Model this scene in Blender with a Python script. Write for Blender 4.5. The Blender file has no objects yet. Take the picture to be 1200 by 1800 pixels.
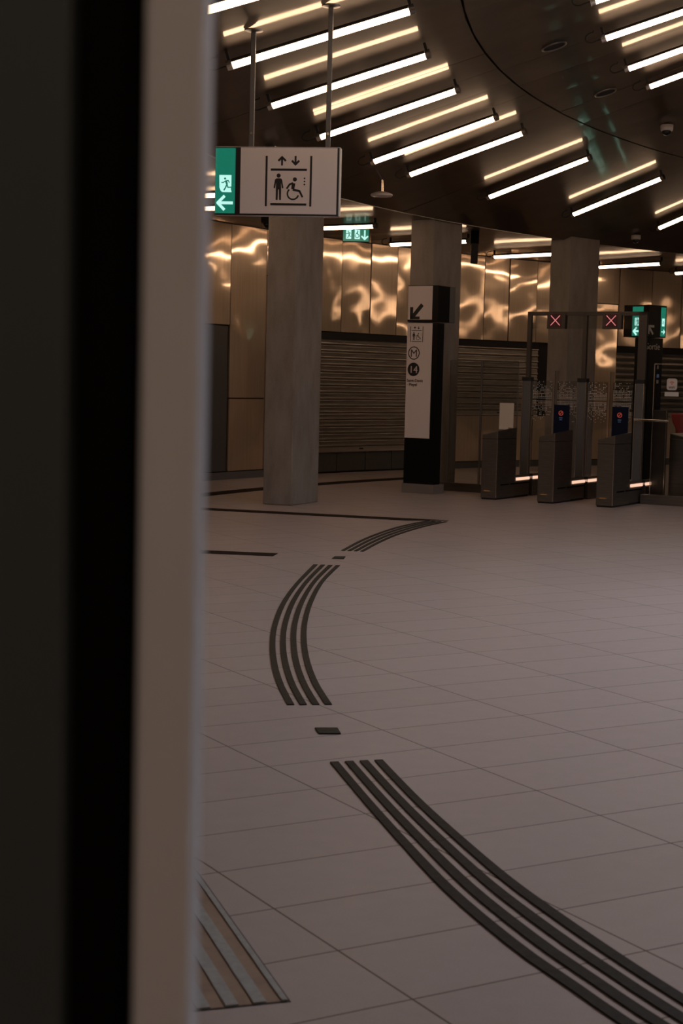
import bpy, math, random
from mathutils import Matrix, Vector
random.seed(7)
S = bpy.context.scene
COL = S.collection
PI = math.pi
sin, cos, rad = math.sin, math.cos, math.radians

# ------------------------------------------------------------------ the plan of the place
CX, CY = 18.492, 11.955          # centre of the round hall
RE, ZE, SL = 20.71, 4.0, 0.308   # rim of the sloped ceiling: radius, height, slope towards the centre
RW = 24.08                       # face of the round back wall
CAM_H = 1.64
F_PX, PITCH, ROLL = 2771.4, 0.08474, 0.02457

def P(r, a, z=0.0):
    a = rad(a)
    return Vector((CX + r * cos(a), CY + r * sin(a), z))
def zc(r): return ZE + SL * max(0.0, RE - r)
def frame(r, a, z=0.0):
    """local frame at a polar spot: x towards the hall's centre, y along the ring away from the viewer, z up"""
    a_ = rad(a)
    ex = Vector((-cos(a_), -sin(a_), 0)); ey = Vector((sin(a_), -cos(a_), 0))
    o = P(r, a, z)
    return Matrix(((ex.x, ey.x, 0, o.x), (ex.y, ey.y, 0, o.y), (0, 0, 1, o.z), (0, 0, 0, 1)))

# camera axes
_F = Vector((0, cos(PITCH), -sin(PITCH))); _U = Vector((0, sin(PITCH), cos(PITCH))); _R = Vector((1, 0, 0))
CR = _R * cos(ROLL) + _U * sin(ROLL); CU = -_R * sin(ROLL) + _U * cos(ROLL)
def ray(px, py): return CR * ((px - 600) / F_PX) - CU * ((py - 900) / F_PX) + _F
def on_floor(px, py, z=0.0):
    d = ray(px, py); return Vector((0, 0, CAM_H)) + d * ((z - CAM_H) / d.z)
def at_depth(px, py, Y):
    d = ray(px, py); return Vector((0, 0, CAM_H)) + d * (Y / d.y)

# ------------------------------------------------------------------ materials
MATS = {}
def mat(name, base, rough=0.5, metal=0.0, spec=0.5):
    m = bpy.data.materials.new(name); m.use_nodes = True
    b = m.node_tree.nodes['Principled BSDF']
    b.inputs['Base Color'].default_value = (*base, 1); b.inputs['Roughness'].default_value = rough
    b.inputs['Metallic'].default_value = metal; b.inputs['Specular IOR Level'].default_value = spec
    MATS[name] = m
    return m
def nd(m, t, **kw):
    n = m.node_tree.nodes.new(t)
    for k, v in kw.items(): setattr(n, k, v)
    return n
def lk(m, a, b): m.node_tree.links.new(a, b)
def bsdf(m): return m.node_tree.nodes['Principled BSDF']
def coords(m, scale=(1, 1, 1), rot=(0, 0, 0), kind='Object'):
    tc = nd(m, 'ShaderNodeTexCoord'); mp = nd(m, 'ShaderNodeMapping')
    mp.inputs['Scale'].default_value = scale; mp.inputs['Rotation'].default_value = rot
    lk(m, tc.outputs[kind], mp.inputs['Vector']); return mp.outputs['Vector']
def noise(m, vec, scale, detail=3, rough=0.5):
    n = nd(m, 'ShaderNodeTexNoise'); n.inputs['Scale'].default_value = scale; n.inputs['Detail'].default_value = detail
    n.inputs['Roughness'].default_value = rough; lk(m, vec, n.inputs['Vector']); return n.outputs['Fac']
def ramp(m, fac, stops):
    r = nd(m, 'ShaderNodeValToRGB'); e = r.color_ramp.elements
    e[0].position, e[0].color = stops[0][0], (*stops[0][1], 1); e[1].position, e[1].color = stops[-1][0], (*stops[-1][1], 1)
    for p, c in stops[1:-1]:
        x = e.new(p); x.color = (*c, 1)
    lk(m, fac, r.inputs['Fac']); return r.outputs['Color']
def math_(m, op, a, b=None):
    n = nd(m, 'ShaderNodeMath', operation=op)
    for i, v in enumerate((a, b)):
        if v is None: continue
        if isinstance(v, (int, float)): n.inputs[i].default_value = v
        else: lk(m, v, n.inputs[i])
    return n.outputs[0]
def bump(m, height, strength, dist):
    b = nd(m, 'ShaderNodeBump'); b.inputs['Strength'].default_value = strength; b.inputs['Distance'].default_value = dist
    lk(m, height, b.inputs['Height']); lk(m, b.outputs['Normal'], bsdf(m).inputs['Normal'])
def emis(name, col, strength):
    m = mat(name, (0.02, 0.02, 0.02), 0.3)
    b = bsdf(m); b.inputs['Emission Color'].default_value = (*col, 1); b.inputs['Emission Strength'].default_value = strength
    return m

# floor: rectified stone tiles 0.805 x 0.398 laid at 60 degrees to the view, thin joints
m = mat('floor_tile', (0.4, 0.34, 0.31), 0.36)
v = coords(m)
sep = nd(m, 'ShaderNodeSeparateXYZ'); lk(m, v, sep.inputs[0])
YAW = -1.0458838
def lin(ax, ay, off):
    a = math_(m, 'MULTIPLY', sep.outputs[0], ax); b = math_(m, 'MULTIPLY', sep.outputs[1], ay)
    return math_(m, 'ADD', math_(m, 'ADD', a, b), off)
TA, TB = 0.49073584 * CAM_H, 0.2428055 * CAM_H
ga = math_(m, 'DIVIDE', lin(-sin(YAW), cos(YAW), -3.8124709 * CAM_H), TA)
gb = math_(m, 'DIVIDE', lin(cos(YAW), sin(YAW), 4.02056407 * CAM_H), TB)
def joint(g, size, w):
    d = math_(m, 'ABSOLUTE', math_(m, 'SUBTRACT', g, math_(m, 'ROUND', g)))
    return math_(m, 'LESS_THAN', math_(m, 'MULTIPLY', d, size), w)
jt = math_(m, 'MAXIMUM', joint(ga, TA, 0.0034), joint(gb, TB, 0.0030))
cell = nd(m, 'ShaderNodeCombineXYZ')
lk(m, math_(m, 'FLOOR', ga), cell.inputs[0]); lk(m, math_(m, 'FLOOR', gb), cell.inputs[1])
wn = nd(m, 'ShaderNodeTexWhiteNoise'); lk(m, cell.outputs[0], wn.inputs['Vector'])
tone = math_(m, 'ADD', math_(m, 'MULTIPLY', wn.outputs['Value'], 0.05), math_(m, 'MULTIPLY', noise(m, v, 9, 6, 0.65), 0.16))
tone = math_(m, 'ADD', tone, math_(m, 'MULTIPLY', noise(m, v, 160, 2), 0.2))
colr = ramp(m, tone, [(0.08, (0.325, 0.268, 0.258)), (0.36, (0.445, 0.38, 0.37))])
mx = nd(m, 'ShaderNodeMix', data_type='RGBA'); lk(m, jt, mx.inputs['Factor'])
lk(m, colr, mx.inputs[6]); mx.inputs[7].default_value = (0.03, 0.023, 0.02, 1)
sp = math_(m, 'GREATER_THAN', noise(m, v, 5.5, 1), 0.845)      # a few dropped specks
mx2 = nd(m, 'ShaderNodeMix', data_type='RGBA'); lk(m, sp, mx2.inputs['Factor']); lk(m, mx.outputs[2], mx2.inputs[6])
mx2.inputs[7].default_value = (0.05, 0.04, 0.04, 1)
lk(m, mx2.outputs[2], bsdf(m).inputs['Base Color'])
bsdf(m).inputs['Specular IOR Level'].default_value = 0.35
bsdf(m).inputs['Roughness'].default_value = 0.42

# steel wall cladding: brushed, gently buckled so that the lamps smear in it
m = mat('wall_steel', (0.56, 0.47, 0.38), 0.40, 0.6)
v = coords(m)
oi = nd(m, 'ShaderNodeObjectInfo'); ad = nd(m, 'ShaderNodeVectorMath', operation='ADD')
lk(m, v, ad.inputs[0]); lk(m, math_(m, 'MULTIPLY', oi.outputs['Random'], 60.0), ad.inputs[1])
h1 = math_(m, 'ADD', math_(m, 'MULTIPLY', noise(m, ad.outputs[0], 0.75, 0), 1.5), math_(m, 'MULTIPLY', noise(m, ad.outputs[0], 2.3, 0), 0.22))
h2 = noise(m, coords(m, (70, 70, 1.0)), 2.0, 2)
bump(m, math_(m, 'ADD', h1, math_(m, 'MULTIPLY', h2, 0.003)), 0.62, 0.1)
wc = ramp(m, noise(m, coords(m, (25, 25, 0.7)), 2, 4), [(0.3, (0.86, 0.66, 0.49)), (0.7, (0.97, 0.77, 0.585))])
lk(m, wc, bsdf(m).inputs['Base Color'])
g2 = nd(m, 'ShaderNodeBsdfAnisotropic'); g2.inputs['Roughness'].default_value = 0.09
lk(m, wc, g2.inputs['Color'])
bn = [n for n in m.node_tree.nodes if n.type == 'BUMP'][0]; lk(m, bn.outputs[0], g2.inputs['Normal'])
mxs = nd(m, 'ShaderNodeMixShader'); mxs.inputs[0].default_value = 0.55
lk(m, bsdf(m).outputs[0], mxs.inputs[1]); lk(m, g2.outputs[0], mxs.inputs[2])
lk(m, mxs.outputs[0], m.node_tree.nodes['Material Output'].inputs['Surface'])

# ceiling: dark glossy brushed metal sheets
m = mat('ceiling_metal', (0.13, 0.11, 0.098), 0.42, 0.95)
v = coords(m)
bump(m, noise(m, v, 0.9, 1, 0.3), 0.05, 0.1)
wc = ramp(m, noise(m, v, 2.2, 4), [(0.3, (0.20, 0.165, 0.14)), (0.7, (0.26, 0.215, 0.18))])
lk(m, wc, bsdf(m).inputs['Base Color'])
g2 = nd(m, 'ShaderNodeBsdfAnisotropic'); lk(m, ramp(m, noise(m, v, 2.2, 4), [(0.3, (0.23, 0.20, 0.175)), (0.7, (0.29, 0.255, 0.225))]), g2.inputs['Color'])
lk(m, ramp(m, noise(m, v, 4, 5, 0.7), [(0.3, (0.04,) * 3), (0.7, (0.09,) * 3)]), g2.inputs['Roughness'])
bn = [n for n in m.node_tree.nodes if n.type == 'BUMP'][0]; lk(m, bn.outputs[0], g2.inputs['Normal'])
mxs = nd(m, 'ShaderNodeMixShader'); mxs.inputs[0].default_value = 0.6
lk(m, bsdf(m).outputs[0], mxs.inputs[1]); lk(m, g2.outputs[0], mxs.inputs[2])
lk(m, mxs.outputs[0], m.node_tree.nodes['Material Output'].inputs['Surface'])

# board-marked concrete
m = mat('concrete', (0.3, 0.25, 0.21), 0.75)
v = coords(m)
big = noise(m, coords(m, (1, 1, 0.35)), 4.5, 6, 0.6); fine = noise(m, v, 45, 4, 0.7)
t = math_(m, 'ADD', math_(m, 'MULTIPLY', big, 0.75), math_(m, 'MULTIPLY', fine, 0.25))
lk(m, ramp(m, t, [(0.30, (0.20, 0.165, 0.14)), (0.5, (0.275, 0.235, 0.205)), (0.70, (0.335, 0.29, 0.258))]), bsdf(m).inputs['Base Color'])
bump(m, t, 0.25, 0.02)

m = mat('shutter_steel', (0.30, 0.27, 0.23), 0.36, 0.9)
lk(m, ramp(m, noise(m, coords(m, (1, 1, 6)), 3, 4), [(0.3, (0.28, 0.25, 0.22)), (0.7, (0.40, 0.36, 0.32))]), bsdf(m).inputs['Base Color'])
m = mat('cabinet_steel', (0.2, 0.18, 0.16), 0.36, 0.85)
lk(m, ramp(m, noise(m, coords(m, (1, 1, 14)), 5, 3), [(0.3, (0.17, 0.15, 0.132)), (0.7, (0.225, 0.20, 0.177))]), bsdf(m).inputs['Base Color'])
mat('shutter_bar', (0.45, 0.40, 0.34), 0.4, 0.8)
mat('steel_edge', (0.72, 0.66, 0.58), 0.25, 1.0)
mat('bounce_plaster', (0.38, 0.35, 0.33), 0.7)
mat('grey_paint', (0.12, 0.115, 0.11), 0.5)
mat('dark_panel', (0.10, 0.095, 0.09), 0.45, 0.3)
mat('black_gloss', (0.006, 0.006, 0.006), 0.3, 0, 0.2)
mat('black_matt', (0.012, 0.011, 0.011), 0.7)
mat('near_black', (0.004, 0.004, 0.004), 0.9, 0, 0.1)
mat('sign_white', (0.82, 0.71, 0.66), 0.45)
mat('sign_ink', (0.012, 0.011, 0.011), 0.5)
mat('sign_case', (0.55, 0.50, 0.45), 0.4)
mat('blank_card', (0.66, 0.58, 0.47), 0.6)
mat('jamb_paint', (0.68, 0.70, 0.76), 0.55)
mat('leaf_paint', (0.056, 0.072, 0.078), 0.6)
mat('lens_black', (0.004, 0.004, 0.005), 0.05)
mat('camera_white', (0.5, 0.45, 0.42), 0.4)
mat('post_steel', (0.10, 0.088, 0.078), 0.4, 0.7)
mat('red_paint', (0.32, 0.03, 0.025), 0.4)
mat('band_dark', (0.018, 0.010, 0.007), 0.75, 0, 0.1)
mat('plinth_stone', (0.22, 0.185, 0.16), 0.6)
mat('dot_white', (0.85, 0.80, 0.72), 0.6)
m = mat('rubber', (0.02, 0.02, 0.018), 0.65, 0, 0.2)
lk(m, ramp(m, noise(m, coords(m), 30, 4), [(0.3, (0.015, 0.0145, 0.013)), (0.7, (0.026, 0.0255, 0.023))]), bsdf(m).inputs['Base Color'])
m = mat('tactile_grey', (0.36, 0.32, 0.30), 0.6)
lk(m, ramp(m, noise(m, coords(m), 40, 4), [(0.3, (0.285, 0.285, 0.275)), (0.7, (0.36, 0.36, 0.35))]), bsdf(m).inputs['Base Color'])
m = mat('tactile_brown', (0.30, 0.215, 0.165), 0.65)
lk(m, ramp(m, noise(m, coords(m), 12, 4), [(0.3, (0.26, 0.175, 0.135)), (0.7, (0.36, 0.235, 0.165))]), bsdf(m).inputs['Base Color'])
emis('lamp_glow', (1.0, 0.68, 0.44), 11.2)
emis('sign_green', (0.004, 0.16, 0.10), 0.95)
emis('sign_mint', (0.55, 1.0, 0.90), 0.95)
emis('cross_red', (1.0, 0.30, 0.30), 0.75)
emis('cross_panel', (0.06, 0.002, 0.005), 0.25)
emis('icon_red', (0.75, 0.10, 0.06), 0.28)
emis('icon_blue', (0.12, 0.17, 0.32), 0.22)
emis('screen_dark', (0.002, 0.003, 0.008), 0.3); bsdf(MATS['screen_dark']).inputs['Base Color'].default_value = (.006, .006, .008, 1); bsdf(MATS['screen_dark']).inputs['Specular IOR Level'].default_value = .05; bsdf(MATS['screen_dark']).inputs['Roughness'].default_value = .6
emis('bar_glow', (1.0, 0.60, 0.42), 1.05)
emis('badge_amber', (0.9, 0.35, 0.05), 0.12)
mat('icon_white', (0.6, 0.57, 0.53), 0.5)
m = bpy.data.materials.new('glass'); m.use_nodes = True; MATS['glass'] = m
nt = m.node_tree; nt.nodes.remove(nt.nodes['Principled BSDF'])
tr = nt.nodes.new('ShaderNodeBsdfTransparent'); tr.inputs[0].default_value = (0.86, 0.87, 0.87, 1)
gl = nt.nodes.new('ShaderNodeBsdfGlossy'); gl.inputs['Roughness'].default_value = 0.02
fr = nt.nodes.new('ShaderNodeFresnel'); fr.inputs['IOR'].default_value = 1.45
ms = nt.nodes.new('ShaderNodeMixShader')
nt.links.new(fr.outputs[0], ms.inputs[0]); nt.links.new(tr.outputs[0], ms.inputs[1]); nt.links.new(gl.outputs[0], ms.inputs[2])
nt.links.new(ms.outputs[0], nt.nodes['Material Output'].inputs['Surface'])

# ------------------------------------------------------------------ mesh helpers
class MB:
    def __init__(s): s.v = []; s.f = []
    def add(s, vs, fs):
        n = len(s.v); s.v += [tuple(x) for x in vs]; s.f += [tuple(i + n for i in f) for f in fs]; return s
    def hexa(s, b):      # eight corners: bottom ring then top ring
        return s.add(b, [(3, 2, 1, 0), (4, 5, 6, 7), (0, 1, 5, 4), (1, 2, 6, 5), (2, 3, 7, 6), (3, 0, 4, 7)])
    def box(s, x0, x1, y0, y1, z0, z1):
        return s.hexa([(x0, y0, z0), (x1, y0, z0), (x1, y1, z0), (x0, y1, z0), (x0, y0, z1), (x1, y0, z1), (x1, y1, z1), (x0, y1, z1)])
    def tube(s, p, q, r, n=16, r2=None):
        p, q = Vector(p), Vector(q); d = (q - p).normalized()
        a = d.orthogonal().normalized(); b = d.cross(a); r2 = r if r2 is None else r2
        k = len(s.v)
        for c, rr in ((p, r), (q, r2)):
            for i in range(n):
                t = 2 * PI * i / n; s.v.append(tuple(c + a * (rr * cos(t)) + b * (rr * sin(t))))
        s.f += [(k + i, k + (i + 1) % n, k + n + (i + 1) % n, k + n + i) for i in range(n)]
        s.f += [tuple(k + i for i in reversed(range(n))), tuple(k + n + i for i in range(n))]
        return s
    def path(s, pts, r, n=8):
        pts = [Vector(p) for p in pts]; k = len(s.v); up = Vector((0.13, 0.21, 0.97))
        for i, p in enumerate(pts):
            d = (pts[min(i + 1, len(pts) - 1)] - pts[max(i - 1, 0)]).normalized()
            a = d.cross(up).normalized(); b = d.cross(a)
            for j in range(n):
                t = 2 * PI * j / n; s.v.append(tuple(p + a * (r * cos(t)) + b * (r * sin(t))))
        for i in range(len(pts) - 1):
            for j in range(n):
                s.f.append((k + i * n + j, k + i * n + (j + 1) % n, k + (i + 1) * n + (j + 1) % n, k + (i + 1) * n + j))
        s.f += [tuple(k + j for j in reversed(range(n))), tuple(k + (len(pts) - 1) * n + j for j in range(n))]
        return s
    def lathe(s, prof, n=24, o=(0, 0, 0)):   # profile of (radius, z)
        k = len(s.v)
        for r, z in prof:
            for i in range(n):
                t = 2 * PI * i / n; s.v.append((o[0] + r * cos(t), o[1] + r * sin(t), o[2] + z))
        for j in range(len(prof) - 1):
            for i in range(n):
                s.f.append((k + j * n + i, k + j * n + (i + 1) % n, k + (j + 1) * n + (i + 1) % n, k + (j + 1) * n + i))
        s.f += [tuple(k + i for i in reversed(range(n))), tuple(k + (len(prof) - 1) * n + i for i in range(n))]
        return s
    def prism(s, pts, fn, d0, d1):
        """flat outline pts (u,v) pushed through fn(u,v,depth) between two depths"""
        n = len(pts); k = len(s.v)
        s.v += [tuple(fn(u, v, d0)) for u, v in pts] + [tuple(fn(u, v, d1)) for u, v in pts]
        s.f += [tuple(k + i for i in reversed(range(n))), tuple(k + n + i for i in range(n))]
        s.f += [(k + i, k + (i + 1) % n, k + n + (i + 1) % n, k + n + i) for i in range(n)]
        return s
    def build(s, name, material, parent=None, bevel=0.0, smooth=False, M=None):
        me = bpy.data.meshes.new(name); me.from_pydata(s.v, [], s.f); me.validate()
        import bmesh
        bm = bmesh.new(); bm.from_mesh(me); bmesh.ops.recalc_face_normals(bm, faces=bm.faces); bm.to_mesh(me); bm.free()
        me.materials.append(MATS[material])
        if smooth:
            for p in me.polygons: p.use_smooth = len(p.vertices) == 4
        o = bpy.data.objects.new(name, me); COL.objects.link(o)
        if parent is not None: o.parent = parent
        if M is not None: o.matrix_local = M
        if bevel:
            b = o.modifiers.new('bevel', 'BEVEL'); b.width = bevel; b.segments = 2; b.limit_method = 'ANGLE'; b.angle_limit = rad(40)
        return o

class Ink:
    """flat sign graphics: shapes in (u right, v down) sign units, kept as one thin mesh"""
    def __init__(s, fn, d0, d1): s.m = MB(); s.fn = fn; s.d = (d0, d1)
    def poly(s, pts): s.m.prism(pts, s.fn, *s.d); return s
    def rect(s, u0, v0, u1, v1): return s.poly([(u0, v0), (u1, v0), (u1, v1), (u0, v1)])
    def disc(s, u, v, r, n=24): return s.poly([(u + r * cos(2 * PI * i / n), v + r * sin(2 * PI * i / n)) for i in range(n)])
    def line(s, pts, w, w2=None):
        n = len(pts) - 1
        for i in range(n):
            (a, b), (c, d) = pts[i], pts[i + 1]; L = math.hypot(c - a, d - b) or 1e-9
            wa = w if w2 is None else w + (w2 - w) * i / n; wb = w if w2 is None else w + (w2 - w) * (i + 1) / n
            nu, nv = -(d - b) / L / 2, (c - a) / L / 2
            s.poly([(a + nu * wa, b + nv * wa), (c + nu * wb, d + nv * wb), (c - nu * wb, d - nv * wb), (a - nu * wa, b - nv * wa)])
        for i in range(1, n):
            s.disc(pts[i][0], pts[i][1], (w if w2 is None else w + (w2 - w) * i / n) / 2, 14)
        return s
    def arc(s, u, v, r, w, a0, a1, n=26):
        o = [(u + (r + w / 2) * cos(rad(a0 + (a1 - a0) * i / n)), v + (r + w / 2) * sin(rad(a0 + (a1 - a0) * i / n))) for i in range(n + 1)]
        q = [(u + (r - w / 2) * cos(rad(a0 + (a1 - a0) * i / n)), v + (r - w / 2) * sin(rad(a0 + (a1 - a0) * i / n))) for i in range(n + 1)]
        for i in range(n): s.poly([o[i], o[i + 1], q[i + 1], q[i]])
        return s
    def build(s, name, material, parent): return s.m.build(name, material, parent)

def tag(o, label=None, cat=None, group=None, kind=None):
    for k, x in (('label', label), ('category', cat), ('group', group), ('kind', kind)):
        if x: o[k] = x
    return o
def thing(name, label, cat, M=None, group=None):
    o = bpy.data.objects.new(name, None); COL.objects.link(o); o.empty_display_size = 0.1
    if M is not None: o.matrix_world = M
    return tag(o, label, cat, group)
def copy_tree(o, parent=None):
    c = o.copy(); COL.objects.link(c)
    if parent is not None: c.parent = parent
    for ch in [x for x in COL.objects if x.parent == o]: copy_tree(ch, c)
    return c
def text_mesh(name, body, size, material, parent, M, align='LEFT', thick=0.001, bold=0.0):
    cu = bpy.data.curves.new(name, 'FONT'); cu.body = body; cu.size = size; cu.align_x = align; cu.extrude = thick; cu.offset = bold
    t = bpy.data.objects.new(name + '_tmp', cu); COL.objects.link(t)
    bpy.context.view_layer.update()
    me = bpy.data.meshes.new_from_object(t.evaluated_get(bpy.context.evaluated_depsgraph_get()))
    bpy.data.objects.remove(t)
    me.materials.clear(); me.materials.append(MATS[material])
    o = bpy.data.objects.new(name, me); COL.objects.link(o); o.parent = parent; o.matrix_local = M
    return o
FACE_Y = Matrix.Rotation(PI / 2, 4, 'X')      # text standing up, read from -y
def arc_box(mb, r0, r1, a0, a1, z0, z1, n=1):
    for i in range(n):
        b0 = a0 + (a1 - a0) * i / n; b1 = a0 + (a1 - a0) * (i + 1) / n
        q = [P(r0, b0), P(r0, b1), P(r1, b1), P(r1, b0)]
        mb.hexa([(*p.xy, z0) for p in q] + [(*p.xy, z1) for p in q])
    return mb

# ------------------------------------------------------------------ the setting
tag(MB().add([(-9, -15, 0), (46, -15, 0), (46, 40, 0), (-9, 40, 0), (-9, -15, -.1), (46, -15, -.1), (46, 40, -.1), (-9, 40, -.1)],
    [(0, 1, 2, 3), (7, 6, 5, 4), (0, 4, 5, 1), (1, 5, 6, 2), (2, 6, 7, 3), (3, 7, 4, 0)]).build('floor', 'floor_tile'), kind='structure')

ceil = thing('ceiling', None, None); ceil['kind'] = 'structure'
def ring_sheets(name, r_in, r_out, angs, gap, z_fn, jitter, parent):
    mb = MB()
    for i in range(len(angs) - 1):
        a0, a1 = angs[i] + gap / r_in * 28, angs[i + 1] - gap / r_in * 28
        j = [random.uniform(-jitter, jitter) for _ in range(4)]
        q = [P(r_in, a0, z_fn(r_in) + j[0]), P(r_in, a1, z_fn(r_in) + j[1]), P(r_out, a1, z_fn(r_out) + j[2]), P(r_out, a0, z_fn(r_out) + j[3])]
        mb.hexa(q + [x + Vector((0, 0, .03)) for x in q])
    return mb.build(name, 'ceiling_metal', parent)
def steps(a, b, d):
    n = round((b - a) / d); return [a + (b - a) * i / n for i in range(n + 1)]
ring_sheets('flat_ceiling_sheet', RE + 0.012, RW + .3, steps(90, 242, 2.38), 0.0015, lambda r: ZE, 0.002, ceil)
ring_sheets('sloped_ceiling_sheet', 17.69, RE - 0.012, steps(88, 244, 2.44), 0.0015, zc, 0.003, ceil)
ring_sheets('inner_sloped_ceiling_sheet', 14.2, 17.67, steps(88, 244, 2.91), 0.0015, zc, 0.003, ceil)
mb = MB()
for a in steps(88, 244, 1.5)[:-1]:      # the void above the sheets
    q = [P(14.2, a, zc(14.2) + .08), P(14.2, a + 1.5, zc(14.2) + .08), P(RE, a + 1.5, ZE + .08), P(RE, a, ZE + .08)]
    mb.hexa(q + [x + Vector((0, 0, .05)) for x in q])
    q = [P(RE, a, ZE + .08), P(RE, a + 1.5, ZE + .08), P(RW + .4, a + 1.5, ZE + .08), P(RW + .4, a, ZE + .08)]
    mb.hexa(q + [x + Vector((0, 0, .05)) for x in q])
mb.build('ceiling_void_lining', 'black_matt', ceil)
mb = MB(); arc_box(mb, RE - .012, RE + .012, 88, 244, ZE - .004, ZE + .02, 104); mb.build('rim_strip', 'cabinet_steel', ceil)

wall = tag(arc_box(MB(), RW + .06, RW + .3, 92, 177, 0, ZE, 44).build('wall_back', 'black_matt'), kind='structure')
def panel(a0, a1, z0, z1, material='wall_steel', r=RW, t=.03):
    g = 0.006 / RW * 57.3
    c = frame(r, (a0 + a1) / 2)
    w = r * rad(abs(a0 - a1)) - .022
    o = MB().box(-.0, t, -w / 2, w / 2, z0 + .010, z1 - .010).build('wall_panel', material, wall, M=None)
    o.matrix_local = frame(r + t, (a0 + a1) / 2) @ Matrix.Rotation(rad(random.uniform(-.25, .25)), 4, 'Z') @ Matrix.Rotation(rad(random.uniform(-.2, .2)), 4, 'Y')
    return o
SEAMS = [176, 174.1, 172.2, 170.3, 168.4, 166.5, 164.4, 162.5, 160.6, 158.7, 156.8, 154.9, 153.1, 151.2, 149.35, 147.5, 145.25, 143.4, 141.9, 140.5, 138.65, 136.95, 134.9,
         133.0, 131.3, 129.7, 127.9, 125.7, 124.2, 122.6, 120.5, 118.6, 116.7, 114.8, 112.9, 111, 109.1, 107.2]
for a1, a0 in zip(SEAMS, SEAMS[1:]):
    mid = (a0 + a1) / 2
    if mid > 147.5:
        panel(a0, a1, 2.42, ZE); panel(a0, a1, .12, 2.42, 'dark_panel', RW + .02)
    elif mid > 145.25:
        panel(a0, a1, 1.28, ZE); panel(a0, a1, .12, 1.28)
    elif mid > 143.4 or 133 < mid < 134.9 or 122.6 < mid < 125.7:
        panel(a0, a1, 3.26, ZE); panel(a0, a1, .12, 3.26)
    elif mid > 134.9:
        panel(a0, a1, 2.42, ZE); panel(a0, a1, .02, .36, 'dark_panel', RW + .02)
    else:
        panel(a0, a1, 2.42, ZE); panel(a0, a1, .12, 1.0)
bb = MB(); arc_box(bb, RW - .015, RW + .02, 143.4, 176, 0, .115, 18)
arc_box(bb, RW - .015, RW + .02, 107.2, 134.9, 0, .115, 16)
tag(bb.build('baseboard_back', 'grey_paint'), kind='structure')

tag(arc_box(MB(), RW + .06, RW + .3, 177, 241, 0, ZE + .05, 34).build('wall_left', 'bounce_plaster'), kind='structure')  # unseen wall, made pale to bounce light onto the door jamb
tag(arc_box(MB(), RW + .06, RW + .3, 241, 453, 0, ZE + .12, 90).build('wall_front', 'grey_paint'), kind='structure')
cm = arc_box(MB(), 14.2, RW + .2, 245, 447, ZE + .1, ZE + .15, 100); cm.build('far_ceiling_sheet', 'ceiling_metal', ceil)

mb = MB()      # unseen roof added over the middle, opened only to pool daylight nearby
flat = lambda u, v, d: (u, v, d)
for i in range(36):
    a0, a1 = 10 * i, 10 * i + 10
    ro = 14.25
    if 180 <= a0 < 210: ro = 8.5
    mb.prism([P(.2, a0).xy, P(.2, a1).xy, P(ro, a1).xy, P(ro, a0).xy], flat, 6.045, 6.12)
mb.build('added_roof_sheet', 'ceiling_metal', ceil)
sh = arc_box(MB(), 14.2, 14.32, 180, 210, 6.0, 7.1, 12); arc_box(sh, 8.38, 8.5, 180, 210, 6.0, 7.1, 12)  # unseen shaft added to keep bright sky out of the steel wall's reflections
for a in (179.4, 210):
    arc_box(sh, 8.38, 14.32, a, a + .6, 6.0, 7.1)
fe = MB(); arc_box(fe, 14.0, RW + .4, 87.4, 88.0, ZE + .035, 6.1); arc_box(fe, 14.0, RW + .4, 244.0, 245.2, ZE + .035, 6.1)  # unseen end pieces added to stop sky light leaking in
fe.build('leak_block_end', 'grey_paint', ceil)
sh.build('added_daylight_shaft', 'grey_paint', ceil)
arc_box(MB(), 14.2, 14.3, 243, 449, ZE + .1, 6.1, 60).build('far_leak_block', 'grey_paint', ceil)  # unseen band added to shut out stray sky light

# near edge of the doorway the picture is taken through
dr = tag(MB().box(-1.3, -.1405, .80, .845, .005, 2.55).build('door_1', 'leaf_paint', bevel=.002), kind='structure')
MB().box(-.1405, -.1035, .822, .86, .005, 2.55).build('seal', 'near_black', dr)
tag(MB().box(-.1035, -.0735, .80, .852, 0, 2.6).build('trim_1', 'jamb_paint', bevel=.003), kind='structure')

# dark bands let into the floor
def floor_strip(name, pts_l, pts_r, z, material, parent=None):
    mb = MB(); n = len(pts_l); v = []
    for l, r in zip(pts_l, pts_r):
        v += [(l.x, l.y, 0), (r.x, r.y, 0), (r.x, r.y, z), (l.x, l.y, z)]
    f = []
    for i in range(n - 1):
        a, b = 4 * i, 4 * i + 4
        f += [(a + k, a + (k + 1) % 4, b + (k + 1) % 4, b + k) for k in range(4)]
    f += [(3, 2, 1, 0), tuple(4 * n - 4 + k for k in range(4))]
    return mb.add(v, f).build(name, material, parent)
tag(floor_strip('floor_band', [P(22.68, a) for a in steps(138, 170, 1)], [P(22.36, a) for a in steps(138, 170, 1)], .004, 'band_dark'),
    'dark brown curved band inlaid in the floor behind the columns', 'floor strip')
def straight(p, q, w):
    d = (q - p).normalized(); s = Vector((-d.y, d.x, 0)) * (w / 2); return [p + s, q + s], [p - s, q - s]
A, B = straight(Vector((-3.2, 19.73, 0)), Vector((1.22, 18.34, 0)), .28)
tag(floor_strip('floor_band', A, [B[0], B[1] + Vector((-.42, .13, 0))], .004, 'band_dark'),
    'long straight dark floor band in front of the left column, meeting the farthest guide path', 'floor strip')
A, B = straight(Vector((-3.2, 14.85, 0)), Vector((-.60, 14.45, 0)), .235)
tag(floor_strip('floor_band', A, B, .004, 'band_dark'), 'short dark band in the floor left of the small guide block', 'floor strip')

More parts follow.
